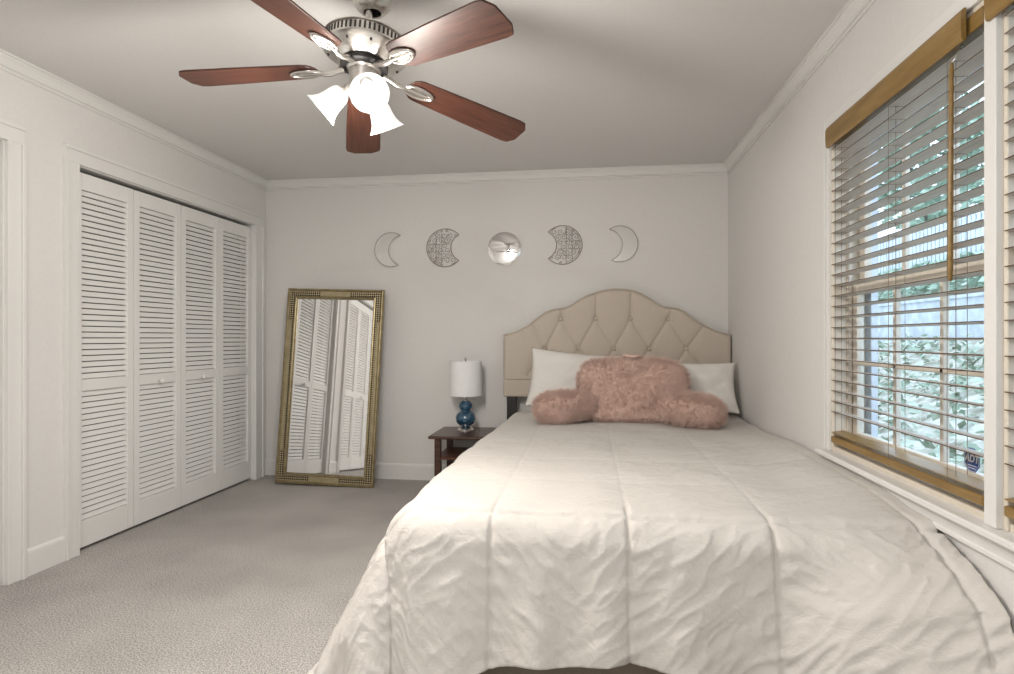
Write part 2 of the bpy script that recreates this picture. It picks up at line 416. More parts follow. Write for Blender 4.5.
# casing round the pair, stool and apron
bm = nb(); ya, yb = WINS[1][0], WINS[0][1]
def vcas(y0, y1):
    box(bm, XR - 0.016, XR, y0, y1, WZ0 + 0.001, WZ1)
vcas(yb, yb + 0.045); vcas(ya - 0.045, ya)
box(bm, XR - 0.022, XR - 0.016, yb + 0.03, yb + 0.045, WZ0, WZ1 + 0.055)
box(bm, XR - 0.022, XR, WINS[1][1] - 0.002, WINS[0][0] + 0.002, WZ0 + 0.001, WZ1)
box(bm, XR - 0.016, XR, ya - 0.045, yb + 0.045, WZ1, WZ1 + 0.055)
struct('trim_7', bm, M_trim, bev=0.002)
bm = nb(); ST = [(0, 0), (0.048, 0), (0.054, -0.006), (0.054, -0.016), (0.048, -0.022), (0.030, -0.024), (0.026, -0.034), (0.020, -0.040), (0.016, -0.066), (0.020, -0.070), (0.020, -0.080), (0, -0.082)]
sweep_straight(bm, ST, (XR, yb + 0.055, WZ0), (XR, ya - 0.10, WZ0), (-1, 0, 0))
box(bm, XR - 0.001, XR + 0.06, yb - 0.003, ya + 0.003, WZ0 - 0.012, WZ0 + 0.001)
struct('trim_8', bm, M_trim)
# ------------------------------------------------------------------ window blinds
def blind(a, b, label, vy0, vy1):
    """a..b slat range in Y; vy0..vy1 valance range"""
    root = empty('window_blind', (XR, b, WZ1))
    tag(root, label, 'window blind', 'wooden window blinds')
    O = Vector(root.location)
    def loc(bm):
        for q in bm.verts: q.co -= O
        return bm
    bm = nb()                                             # valance: moulded board
    prof = [(0.030, 1.945), (0.034, 1.952), (0.036, 1.985), (0.036, 2.018), (0.032, 2.030), (0.028, 2.034), (0.022, 2.034), (0.022, 1.945)]
    P0 = [bm.verts.new((XR - o, vy0, z)) for o, z in prof]; P1 = [bm.verts.new((XR - o, vy1, z)) for o, z in prof]
    k = len(prof)
    for i in range(k): bm.faces.new((P0[i], P0[(i + 1) % k], P1[(i + 1) % k], P1[i]))
    bm.faces.new(P0); bm.faces.new(list(reversed(P1)))
    obj('valance', loc(bm), M_oak, root)
    bm = nb(); box(bm, XR - 0.014, XR + 0.040, a, b, 1.962, 2.010); obj('headrail', loc(bm), M_oak, root, bev=0.003)
    bm = nb(); z = 1.935; zs = []
    while z > 0.80:
        zs.append(z); z -= 0.0445
    for i, z in enumerate(zs):
        tl = R_(5)
        m = Matrix.Translation((XR + 0.012, 0, z)) @ Matrix.Rotation(tl, 4, 'Y')
        n = 5; prev = None
        W2, T2 = 0.025, 0.0015
        # slightly crowned section
        sec = [(-W2, 0), (-W2 * 0.5, 0.0016), (0, 0.0022), (W2 * 0.5, 0.0016), (W2, 0)]
        top0 = [bm.verts.new(m @ Vector((x, a, zz + T2))) for x, zz in sec]; top1 = [bm.verts.new(m @ Vector((x, b, zz + T2))) for x, zz in sec]
        bo0 = [bm.verts.new(m @ Vector((x, a, zz - T2))) for x, zz in sec]; bo1 = [bm.verts.new(m @ Vector((x, b, zz - T2))) for x, zz in sec]
        for q in range(4):
            bm.faces.new((top0[q], top0[q + 1], top1[q + 1], top1[q])); bm.faces.new((bo0[q + 1], bo0[q], bo1[q], bo1[q + 1]))
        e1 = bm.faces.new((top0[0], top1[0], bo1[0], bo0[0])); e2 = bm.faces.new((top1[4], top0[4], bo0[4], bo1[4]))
        e1.material_index = 1; e2.material_index = 1  # thin edges take the dark colour that stands for backlit shade
        bm.faces.new(top0 + list(reversed(bo0))); bm.faces.new(list(reversed(top1)) + bo1)
    obj('slats', loc(bm), [M_slat, M_backlit_edge], root, smooth=True, angle=30)
    bm = nb()                                             # the last slat tips over the bottom rail
    m = Matrix.Translation((XR + 0.012, 0, 0.740)) @ Matrix.Rotation(R_(-9), 4, 'Y')
    box(bm, -0.025, 0.025, a, b, -0.0015, 0.0015, m); obj('bottom_slat', loc(bm), M_oak, root)
    bm = nb(); box(bm, XR - 0.016, XR + 0.036, a, b, 0.694, 0.722); obj('bottom_rail', loc(bm), M_oak, root, bev=0.005)
    bm = nb()
    for yy in (b - 0.045, b - 0.49, a + 0.155):
        for x in (XR - 0.0145, XR + 0.0385): tube(bm, [(x, yy, 1.96), (x, yy, 0.72)], 0.0009, 5)
        for z in zs: tube(bm, [(XR - 0.0145, yy, z - 0.003), (XR + 0.0385, yy, z - 0.003)], 0.0007, 4)
        tube(bm, [(XR + 0.012, yy + 0.006, 1.96), (XR + 0.012, yy + 0.006, 0.72)], 0.0010, 5)
    obj('ladder_cords', loc(bm), M_cord, root)
    bm = nb(); tube(bm, [(XR - 0.040, a + 0.086, 1.90), (XR - 0.041, a + 0.086, 1.88), (XR - 0.043, a + 0.086, 1.60), (XR - 0.044, a + 0.086, 1.32), (XR - 0.044, a + 0.086, 1.295)], [0.0035, 0.0062, 0.0066, 0.0066, 0.0045], 10)
    wd = obj('tilt_wand', loc(bm), M_oak, root, smooth=True)
    bm = nb(); tube(bm, [(XR - 0.040, a + 0.086, 1.898), (XR - 0.030, a + 0.086, 1.915), (XR - 0.016, a + 0.086, 1.945), (XR - 0.012, a + 0.086, 1.966)], 0.003, 8)
    obj('wand_hook', loc(bm), M_chrome, wd, smooth=True)
    return root
M_backlit_edge = wood('backlit_edge_shade', (0.055, 0.028, 0.012), (0.085, 0.045, 0.02), (0.12, 0.065, 0.03), 4, (10, 1, 10), 0.5)  # dark brown paints in the backlit shade on the slats' thin edges
blind(1.718, 2.702, 'wooden blind with loose golden valance and tilt wand on the whole window beside the bed', 1.772, 2.706)
blind(0.645, 1.637, 'wooden blind cut off by the right edge of the photo, on the nearer window', 0.62, 1.676)

# alarm-company sticker on the glass of the first window
root = empty('window_sticker', (XR + 0.0795, 1.922, 0.778), (PI / 2, 0, -PI / 2))
tag(root, 'blue octagonal alarm sticker reading ADT on the lower window glass', 'sticker')
bm = nb(); prism(bm, [(0.038 * math.cos(R_(22.5 + 45 * i)), 0.038 * math.sin(R_(22.5 + 45 * i))) for i in range(8)], 0, 0.0008); obj('sticker_face', bm, M_stblue, root)
bm = nb()
oo = [(0.0368 * math.cos(R_(22.5 + 45 * i)), 0.0368 * math.sin(R_(22.5 + 45 * i))) for i in range(8)]
for i in range(8):
    a, b = Vector((*oo[i], 0.0012)), Vector((*oo[(i + 1) % 8], 0.0012)); tube(bm, [a * 0.93, b * 0.93], 0.0006, 4)
for y, hw in ((-0.016, 0.022), (-0.0235, 0.018)): box(bm, -hw, hw, y - 0.0012, y + 0.0012, 0.0006, 0.0014)
obj('sticker_border', bm, M_stwhite, root)
cu = bpy.data.curves.new('sticker_lettering', 'FONT'); cu.body = 'ADT'; cu.size = 0.031; cu.align_x = 'CENTER'; cu.align_y = 'CENTER'; cu.extrude = 0.0004; cu.offset = 0.0008; cu.shear = 0.2
tmp = bpy.data.objects.new('tmp_text', cu); COL.objects.link(tmp)
bpy.context.view_layer.update()
me = bpy.data.meshes.new_from_object(tmp.evaluated_get(bpy.context.evaluated_depsgraph_get())); bpy.data.objects.remove(tmp)
me.materials.clear(); me.materials.append(M_stwhite)
o = bpy.data.objects.new('sticker_lettering', me); COL.objects.link(o); o.parent = root; o.location = (0, 0.004, 0.0014)

# ------------------------------------------------------------------ ceiling fan (hangs slightly out of true)
nrm = Vector((0.052, 0.099, 1)).normalized()
FQ = Vector((0, 0, 1)).rotation_difference(nrm)
fan = empty('ceiling_fan', (-0.766, 2.058, H)); fan.rotation_mode = 'QUATERNION'; fan.rotation_quaternion = FQ
tag(fan, 'brushed nickel ceiling fan with five mahogany blades and three lit glass shades', 'ceiling fan')
bm = nb(); lathe(bm, [(0.0, 0.0), (0.076, 0.0), (0.077, -0.02), (0.075, -0.060), (0.070, -0.098), (0.058, -0.122), (0.042, -0.136), (0.031, -0.137), (0.029, -0.10), (0.0, -0.10)], 48)
can = obj('canopy', bm, M_nickel, fan, smooth=True, angle=50); bm = nb(); lathe(bm, [(0.0285, -0.128), (0.0285, -0.102), (0.0, -0.102)], 32); obj('canopy_opening', bm, M_slot, can)
can.rotation_mode = 'QUATERNION'; can.rotation_quaternion = FQ.inverted()
bm = nb(); lathe(bm, [(0, -0.10), (0.0125, -0.10), (0.0125, -0.215), (0.024, -0.222), (0.026, -0.25), (0, -0.25)], 24); obj('downrod', bm, M_nickel, fan, smooth=True, angle=40)
bm = nb(); lathe(bm, [(0, -0.246), (0.10, -0.246), (0.138, -0.250), (0.147, -0.255), (0.147, -0.258), (0.141, -0.260), (0.141, -0.288), (0.148, -0.291), (0.149, -0.298), (0.143, -0.303), (0.118, -0.318), (0.090, -0.334), (0.072, -0.340), (0, -0.340)], 64)
mh = obj('motor_housing', bm, M_nickel, fan, smooth=True, angle=30)
bm = nb()
for i in range(56):
    m = Matrix.Rotation(2 * PI * i / 56, 4, 'Z'); box(bm, 0.1395, 0.1418, -0.0036, 0.0036, -0.2865, -0.2615, m)
obj('vent_slots', bm, M_slot, mh)
for i in range(10):
    a = 2 * PI * i / 10 + 0.2; m = Matrix.Translation((0.128 * math.cos(a), 0.128 * math.sin(a), -0.3125)); bm = nb(); lathe(bm, [(0, -0.004), (0.004, -0.004), (0.005, 0.004), (0, 0.004)], 10, m)
    obj('screw', bm, M_slot, mh)
bm = nb(); lathe(bm, [(0, -0.336), (0.080, -0.336), (0.083, -0.340), (0.083, -0.352), (0.078, -0.356), (0, -0.356)], 48); obj('flywheel', bm, M_black, fan, smooth=True, angle=40)
# blades
def blade_outline():
    pts = []
    r0, r1 = 0.165, 0.662
    w0, w1 = 0.060, 0.076
    for i in range(9):                                    # rounded root
        a = PI / 2 + PI * i / 8
        pts.append((r0 + 0.045 + 0.045 * math.cos(a), w0 * math.sin(a) * 1.0))
    pts += [(0.42, -0.070), (0.615, -w1), (0.640, -w1 + 0.004), (0.658, -0.045), (0.662, -0.036)]
    pts += [(0.662, 0.036), (0.658, 0.045), (0.640, w1 - 0.004), (0.615, w1), (0.42, 0.070)]
    return pts
A0 = R_(183.0)
PITCH = R_(-10)
SAG = 0.082
for k in range(5):
    ang = A0 - 2 * PI * k / 5
    bm = nb(); prism(bm, blade_outline(), -0.003, 0.004)
    bl = obj('fan_blade', bm, M_blade, fan, bev=0.0015, seg=1)
    bl.matrix_local = Matrix.Rotation(ang, 4, 'Z') @ Matrix.Translation((0, 0, -0.352)) @ Matrix.Rotation(math.atan(SAG), 4, 'Y') @ Matrix.Rotation(PITCH, 4, 'X')
    bm = nb()                                             # blade iron: arm and pierced oval plate under the blade
    tube(bm, [(0.070, 0, -0.001), (0.095, 0, -0.004), (0.120, 0, -0.013), (0.145, 0, -0.012), (0.165, 0, -0.007)], [0.011, 0.010, 0.009, 0.009, 0.008], 10, sx=1.2)
    cxp, ra, rb = 0.212, 0.054, 0.027
    ring = [(cxp + ra * math.cos(2 * PI * i / 28), rb * math.sin(2 * PI * i / 28) * (1 - 0.12 * math.cos(2 * PI * i / 28)), -0.0075) for i in range(28)]
    tube(bm, ring, 0.0062, 8, closed=True)
    tube(bm, [(cxp - ra, 0, -0.0075), (cxp, 0, -0.0085), (cxp + ra, 0, -0.0075)], [0.006, 0.0075, 0.005], 8)
    for s in (-1, 1):
        tube(bm, [(cxp - 0.03, s * 0.013, -0.0075), (cxp, s * 0.014, -0.0085), (cxp + 0.03, s * 0.012, -0.0075)], 0.0028, 6)
    prism(bm, [(cxp + (ra - 0.004) * math.cos(2 * PI * i / 24), (rb - 0.004) * math.sin(2 * PI * i / 24)) for i in range(24)], -0.0055, -0.0028)
    obj('blade_iron', bm, M_nickel, bl, smooth=True, angle=45)
# light kit
bm = nb(); lathe(bm, [(0, -0.354), (0.060, -0.354), (0.060, -0.360), (0.052, -0.366), (0.047, -0.415), (0.054, -0.424), (0.058, -0.438), (0.050, -0.454), (0.030, -0.466), (0.012, -0.472), (0.009, -0.484), (0, -0.486)], 40)
kit = obj('light_kit', bm, M_nickel, fan, smooth=True, angle=35)
SHP = [(0.020, 0.0), (0.030, 0.004), (0.037, 0.016), (0.041, 0.034), (0.044, 0.058), (0.050, 0.080), (0.060, 0.098), (0.070, 0.110), (0.0715, 0.111), (0.068, 0.110), (0.058, 0.0965), (0.048, 0.079), (0.042, 0.058), (0.039, 0.034), (0.035, 0.017), (0.028, 0.006), (0.0, 0.005)]
for k, az in enumerate((183, -57, 63)):
    d = Vector((math.cos(R_(az)), math.sin(R_(az)), 0)); el = R_((44, 42, 54)[k])
    ax = (d * math.cos(el) + Vector((0, 0, -math.sin(el)))).normalized()
    base = d * 0.062 + Vector((0, 0, -0.432))
    q = Vector((0, 0, 1)).rotation_difference(ax)
    bm = nb(); tube(bm, [d * 0.03 + Vector((0, 0, -0.424)), d * 0.05 + Vector((0, 0, -0.426)), base - ax * 0.002, base + ax * 0.016], [0.010, 0.011, 0.016, 0.024], 14)
    obj('lamp_arm', bm, M_nickel, kit, smooth=True)
    sh_ = empty('tmp', (0, 0, 0)); bpy.data.objects.remove(sh_)
    bm = nb(); lathe(bm, [(r * 0.92, z * 0.96) for r, z in SHP], 40); sh_ = obj('glass_shade', bm, M_frost, kit, smooth=True)
    sh_.matrix_local = Matrix.Translation(base + ax * 0.008) @ q.to_matrix().to_4x4()
    bm = nb(); superell(bm, 0.026, 0.026, 0.034, 1, 1, 20, 14, Matrix.Translation((0, 0, 0.066))); lathe(bm, [(0.013, 0.006), (0.014, 0.036)], 16)
    obj('light_bulb', bm, M_bulb, sh_, smooth=True)
    l = bpy.data.lights.new('fan_lamp_light', 'SPOT'); l.energy = 13.5; l.spot_size = R_(172); l.spot_blend = 0.45; l.color = (1.0, 0.935, 0.855); l.shadow_soft_size = 0.05
    lo = bpy.data.objects.new('fan_lamp_light', l); COL.objects.link(lo); lo.parent = sh_; lo.location = (0, 0, 0.113); lo.rotation_euler = (PI, 0, 0)

l = bpy.data.lights.new('fan_lamp_glow', 'POINT'); l.energy = 15; l.color = (1.0, 0.935, 0.855); l.shadow_soft_size = 0.10
lo = bpy.data.objects.new('fan_lamp_glow', l); COL.objects.link(lo); lo.parent = fan; lo.location = (0, 0, -0.66)

# ------------------------------------------------------------------ leaning mirror
MW, MH = 0.785, 1.52
mir = empty('floor_mirror', (-2.0, 4.315, 0.004))
tilt = R_(5.1)
mir.matrix_world = Matrix.Translation((-2.008, 4.365, 0.006)) @ Matrix.Rotation(R_(1.0), 4, 'Z') @ Matrix.Rotation(-tilt, 4, 'X') @ Matrix.Rotation(R_(1.6), 4, 'Y')
tag(mir, 'tall mirror in an antique gold frame leaning against the back wall', 'mirror')
FWD = 0.082; DP = 0.035
bm = nb()                                                 # frame as four mitred profile sticks, local x across, z up, -y front
prof = [(0, 0.0), (0, -0.030), (0.004, -0.036), (0.011, -0.037), (0.016, -0.031), (0.020, -0.027), (0.060, -0.025), (0.064, -0.029), (0.070, -0.031), (0.076, -0.027), (FWD, -0.016), (FWD, 0.0)]
def frame_loop(bm, prof, W, Hh):
    cs = [(-W / 2, 0, 1, 1), (W / 2, 0, -1, 1), (W / 2, Hh, -1, -1), (-W / 2, Hh, 1, -1)]
    rings = [[bm.verts.new((x + sx * i, y, z + sz * i)) for i, y in prof] for x, z, sx, sz in cs]
    n = len(prof)
    for q in range(4):
        A, B = rings[q], rings[(q + 1) % 4]
        for i in range(n): bm.faces.new((A[i], A[(i + 1) % n], B[(i + 1) % n], B[i]))
frame_loop(bm, prof, MW, MH); fr_ = obj('mirror_frame', bm, M_gold, mir)
def flatpiece(name, x0, x1, z0, z1, y, m, th=0.003, bev=0.0012):
    bm = nb(); box(bm, x0, x1, y - th, y, z0, z1); return obj(name, bm, m, fr_, bev=bev, seg=1)
i0, i1 = 0.021, 0.060
CL = 0.25
for sx in (-1, 1):                                        # corner lattices and side panels
    for top in (0, 1):
        xa, xb = sorted((sx * (MW / 2 - i0), sx * (MW / 2 - i1)))
        z0, z1 = (i0, CL) if not top else (MH - CL, MH - i0)
        flatpiece('corner_lattice', xa, xb, z0, z1, -0.0255, M_lat)
        xa, xb = sorted((sx * (MW / 2 - i1 - 0.0005), sx * 0.125))
        z0, z1 = (i0, i1) if not top else (MH - i1, MH - i0)
        flatpiece('corner_lattice', xa, xb, z0, z1, -0.0255, M_lat)
    xa, xb = sorted((sx * (MW / 2 - i0), sx * (MW / 2 - 0.042)))
    flatpiece('side_panel', xa, xb, CL + 0.006, MH - CL - 0.006, -0.0255, M_gold2, 0.006, 0.003)
    xa, xb = sorted((sx * (MW / 2 - 0.043), sx * (MW / 2 - i1)))
    flatpiece('bead_strip', xa, xb, CL + 0.006, MH - CL - 0.006, -0.0255, M_lat, 0.003)
for z0 in (i0 - 0.002, MH - i1 - 0.002):
    flatpiece('end_panel', -0.12, 0.12, z0, z0 + 0.043, -0.0255, M_gold2, 0.007, 0.003)
bm = nb(); box(bm, -MW / 2 + FWD - 0.004, MW / 2 - FWD + 0.004, -0.012, -0.006, FWD - 0.004, MH - FWD + 0.004); obj('mirror_glass', bm, M_silver, mir)
bm = nb(); box(bm, -MW / 2 + 0.01, MW / 2 - 0.01, -0.005, -0.001, 0.01, MH - 0.01); obj('backing_board', bm, M_table, mir)
bm = nb(); tube(bm, [(0, 0.0, 1.05), (0, 0.125, 0.52), (0, 0.235, 0.03)], 0.011, 8); obj('easel_leg', bm, M_black, mir)

# ------------------------------------------------------------------ wall decor: five moon phases
def arc_crescent(Ro, xc, r, n=40):
    """outline of outer circle Ro at origin minus circle r at xc; horns to +x"""
    x = (Ro * Ro - r * r + xc * xc) / (2 * xc); a = math.acos(max(-1, min(1, x / Ro)))
    b = math.atan2(math.sqrt(max(0, Ro * Ro - x * x)), x - xc)
    outer = [(Ro * math.cos(t), Ro * math.sin(t)) for t in [a + (2 * PI - 2 * a) * i / n for i in range(n + 1)]]
    inner = [(xc + r * math.cos(t), r * math.sin(t)) for t in [(2 * PI - b) - (2 * PI - 2 * b) * i / n for i in range(n + 1)]]
    return outer + inner[1:-1]
def on_wall(name, x, z, label, grp, flip=False, rot=0.0):
    o = empty(name, (x, YB - 0.001, z)); o.rotation_euler = (PI / 2, 0, 0)
    tag(o, label, 'wall decoration', grp)
    o.matrix_world = Matrix.Translation((x, YB - 0.001, z)) @ Matrix.Rotation(PI / 2, 4, 'X') @ Matrix.Rotation(rot, 4, 'Z') @ (Matrix.Rotation(PI, 4, 'Z') if flip else Matrix())
    return o
def plain_crescent(x, z, label, flip, rot):
    root = on_wall('crescent_moon_mirror', x, z, label, 'moon phase wall decorations', flip, rot)
    out = arc_crescent(0.1375, 0.102, 0.122)
    bm = nb(); prism(bm, out, 0.0, 0.006); obj('mirror_face', bm, M_satin, root)
    bm = nb(); tube(bm, [(a, b, 0.006) for a, b in out], 0.0028, 6, closed=True); obj('rim', bm, M_filig, root, smooth=True)
def filigree(x, z, label, flip, rot):
    root = on_wall('crescent_moon_filigree', x, z, label, 'moon phase wall decorations', flip, rot)
    Ro, xc, r = 0.15, 0.156, 0.11
    out = arc_crescent(Ro, xc, r)
    bm = nb(); tube(bm, [(a, b, 0.006) for a, b in out], 0.0035, 6, closed=True); obj('outer_rim', bm, M_filig, root, smooth=True)
    ins = lambda a, b, g: math.hypot(a, b) < Ro - g and math.hypot(a - xc, b) > r + g
    bm = nb(); rnd = random.Random(3); p = 0.047; row = 0
    arc2 = [(a * 0.90, b * 0.90, 0.005) for a, b in out[8:33]]; tube(bm, arc2, 0.0017, 5)
    yy = -0.144
    cells = []
    while yy < 0.15:
        xx = -0.15 + (p / 2 if row % 2 else 0)
        while xx < 0.13:
            if ins(xx, yy, 0.010): cells.append((xx, yy))
            xx += p
        yy += p * 0.86; row += 1
    for i, (cx, cy) in enumerate(cells):
        g = min(Ro - math.hypot(cx, cy), math.hypot(cx - xc, cy) - r) - 0.002
        R0 = min(0.026, max(0.013, g)); s = 1 if (i % 2) else -1; ph = rnd.choice((0, PI / 2, PI, 3 * PI / 2)) + (0.3 if cy > 0 else -0.3)
        pts = []
        for q in range(26):
            t = q / 25; rr = R0 * (1 - 0.86 * t); a = ph + s * t * 2.5 * PI
            pts.append((cx + rr * math.cos(a), cy + rr * math.sin(a), 0.005))
        tube(bm, pts, 0.0022, 5)
        if i % 2 == 0:
            e = Vector(pts[0]); dirv = Vector((math.cos(ph + s * 0.9), math.sin(ph + s * 0.9), 0)); e2 = e + dirv * 0.022
            if ins(e2.x, e2.y, 0.0): tube(bm, [e, e + dirv * 0.011 + Vector((0.003, 0.002, 0)), e2], 0.0017, 5)
    for b in (-0.03, 0.03):                               # bars that tie the scrolls together
        q = [(t, b, 0.005) for t in [(-0.14 + 0.2 * i / 10) for i in range(11)] if ins(t, b, 0.001)]
        if len(q) > 1: tube(bm, q, 0.0016, 5)
    for a in (-0.075, -0.03):
        q = [(a, t, 0.005) for t in [(-0.14 + 0.28 * i / 14) for i in range(15)] if ins(a, t, 0.001)]
        if len(q) > 1: tube(bm, q, 0.0016, 5)
    obj('scrollwork', bm, M_filig, root, smooth=True)
plain_crescent(-1.574, 1.848, 'plain mirrored crescent moon, leftmost of the moons, over the leaning mirror', False, R_(-4))
filigree(-1.128, 1.855, 'scrollwork crescent moon with horns right, between plain crescent and round mirror', False, 0)
root = on_wall('full_moon_mirror', -0.652, 1.838, 'round domed mirror at the middle of the moon row on back wall', 'moon phase wall decorations')
bm = nb(); lathe(bm, [(0.131, 0.0), (0.131, 0.006), (0.128, 0.0075), (0.11, 0.0098), (0.085, 0.0122), (0.055, 0.0142), (0.025, 0.0153), (0, 0.0156)], 56); obj('mirror_face', bm, M_silver, root, smooth=True, angle=60)
filigree(-0.196, 1.858, 'scrollwork crescent moon with horns left, above the left slope of the headboard', True, 0)
plain_crescent(0.240, 1.857, 'plain mirrored crescent moon, rightmost of the moons, above the headboard peak', True, R_(4))

# ------------------------------------------------------------------ nightstand and lamp
NX0, NX1, NY0, NY1, NZ = -1.115, -0.715, 4.165, 4.615, 0.435
ns = empty('nightstand', ((NX0 + NX1) / 2, (NY0 + NY1) / 2, 0)); tag(ns, 'small dark walnut nightstand with two open shelves beside the bed', 'nightstand')
O = Vector(ns.location)
def lb(x0, x1, y0, y1, z0, z1):
    bm = nb(); box(bm, x0 - O.x, x1 - O.x, y0 - O.y, y1 - O.y, z0, z1); return bm
obj('table_top', lb(NX0 - 0.02, NX1 + 0.02, NY0 - 0.015, NY1 + 0.015, NZ - 0.022, NZ), M_table, ns, bev=0.008, seg=3)
for x in (NX0 + 0.02, NX1 - 0.065):
    for y in (NY0 + 0.015, NY1 - 0.06):
        obj('leg', lb(x, x + 0.045, y, y + 0.045, 0.001, NZ - 0.022), M_table, ns, bev=0.003)
M_shelf = wood('red_walnut_shelf', (0.06, 0.018, 0.009), (0.11, 0.036, 0.02), (0.16, 0.06, 0.035), 5, (1, 12, 12), 0.3)
for z in (0.085, 0.262):
    obj('shelf', lb(NX0 + 0.022, NX1 - 0.022, NY0 + 0.017, NY1 - 0.018, z, z + 0.018), M_shelf, ns, bev=0.002)
lamp = empty('table_lamp', (-0.922, 4.455, NZ)); tag(lamp, 'blue glass gourd lamp with white drum shade on the nightstand', 'lamp')
bm = nb(); lathe(bm, [(0, 0.0), (0.064, 0.0), (0.064, 0.006), (0.058, 0.012), (0.046, 0.024), (0.040, 0.028), (0, 0.028)], 40); obj('lamp_base', bm, M_chrome, lamp, smooth=True, angle=35)
gp = [(0.036, 0.026)]
for i in range(1, 18):
    a = -PI / 2 + PI * i / 18; gp.append((max(0.030, 0.077 * math.cos(a)), 0.093 + 0.066 * math.sin(a)))
for i in range(3, 17):
    a = -PI / 2 + PI * i / 18; gp.append((max(0.018, 0.053 * math.cos(a)), 0.186 + 0.043 * math.sin(a)))
gp = sorted([g for g in gp], key=lambda g: g[1])
bm = nb(); lathe(bm, gp + [(0.016, 0.230), (0, 0.230)], 40); obj('lamp_body', bm, M_blue, lamp, smooth=True)
bm = nb(); lathe(bm, [(0, 0.226), (0.020, 0.226), (0.018, 0.236), (0.009, 0.244), (0.008, 0.30), (0.011, 0.302), (0.011, 0.33), (0, 0.33)], 24); obj('lamp_neck', bm, M_chrome, lamp, smooth=True, angle=40)
bm = nb(); lathe(bm, [(0.126, 0.266), (0.121, 0.527), (0.119, 0.527), (0.124, 0.266), (0.126, 0.266)], 56); shd = obj('lamp_shade', bm, M_shade, lamp, smooth=True, angle=40)
bm = nb()
for i in range(3):
    a = 2 * PI * i / 3; tube(bm, [(0.012 * math.cos(a), 0.012 * math.sin(a), 0.512), (0.120 * math.cos(a), 0.120 * math.sin(a), 0.522)], 0.0018, 6)
lathe(bm, [(0.010, 0.508), (0.016, 0.508), (0.016, 0.514), (0.010, 0.514), (0.010, 0.508)], 16); lathe(bm, [(0, 0.50), (0.005, 0.50), (0.005, 0.535), (0.010, 0.540), (0.008, 0.550), (0, 0.553)], 16)
for s in (-1, 1): tube(bm, [(s * 0.011, 0, 0.31), (s * 0.045, 0, 0.38), (s * 0.04, 0, 0.46), (s * 0.004, 0, 0.505)], 0.0016, 6)
obj('finial_and_harp', bm, M_chrome, shd, smooth=True)

# ------------------------------------------------------------------ bed
HY = 4.50
bed = empty('bed', (0.2, 3.2, 0)); tag(bed, 'bed with arched beige tufted linen headboard on black legs', 'bed')
BO = Vector(bed.location)
def bl_(bm):
    for q in bm.verts: q.co -= BO
    return bm
HBC = [(-0.642, 1.157), (-0.55, 1.178), (-0.458, 1.222), (-0.367, 1.295), (-0.315, 1.330), (-0.264, 1.349), (-0.20, 1.358), (-0.164, 1.365), (-0.12, 1.384), (-0.074, 1.415), (0.0, 1.455), (0.063, 1.477), (0.13, 1.493), (0.199, 1.500), (0.27, 1.497), (0.337, 1.486), (0.395, 1.463), (0.453, 1.427), (0.50, 1.392), (0.546, 1.368), (0.60, 1.358), (0.655, 1.350), (0.70, 1.328), (0.738, 1.293), (0.79, 1.258), (0.851, 1.222), (0.93, 1.185), (1.034, 1.150)]
def hbtop(x):
    for (xa, za), (xb, zb) in zip(HBC, HBC[1:]):
        if x <= xb: 
            t = (x - xa) / (xb - xa); return za + (zb - za) * t
    return HBC[-1][1]
row1 = [(-0.201, 1.281), (0.057, 1.281), (0.315, 1.280), (0.587, 1.279)]
row2 = [(-0.321, 1.055), (-0.069, 1.055), (0.194, 1.055), (0.451, 1.055), (0.717, 1.055)]
row3 = [(-0.201, 0.86), (0.057, 0.86), (0.315, 0.86), (0.587, 0.86)]
btn = row1 + row2
segs = []
for i, p in enumerate(row1):
    segs += [(p, row2[i]), (p, row2[i + 1])]
for i, p in enumerate(row3):
    segs += [(p, row2[i]), (p, row2[i + 1])]
segs += [(row1[1], (0.065, 1.50)), (row1[2], (0.318, 1.50)), (row2[0], (-0.42, 1.23)), (row2[4], (0.85, 1.24)), (row1[0], (-0.20, 1.36)), (row1[3], (0.61, 1.37)), (row2[0], (-0.45, 0.86)), (row2[4], (0.86, 0.86))]
def segd(x, z, a, b):
    ax, az = a; bx, bz = b; dx, dz = bx - ax, bz - az; t = max(0, min(1, ((x - ax) * dx + (z - az) * dz) / (dx * dx + dz * dz)))
    return math.hypot(x - ax - t * dx, z - az - t * dz)
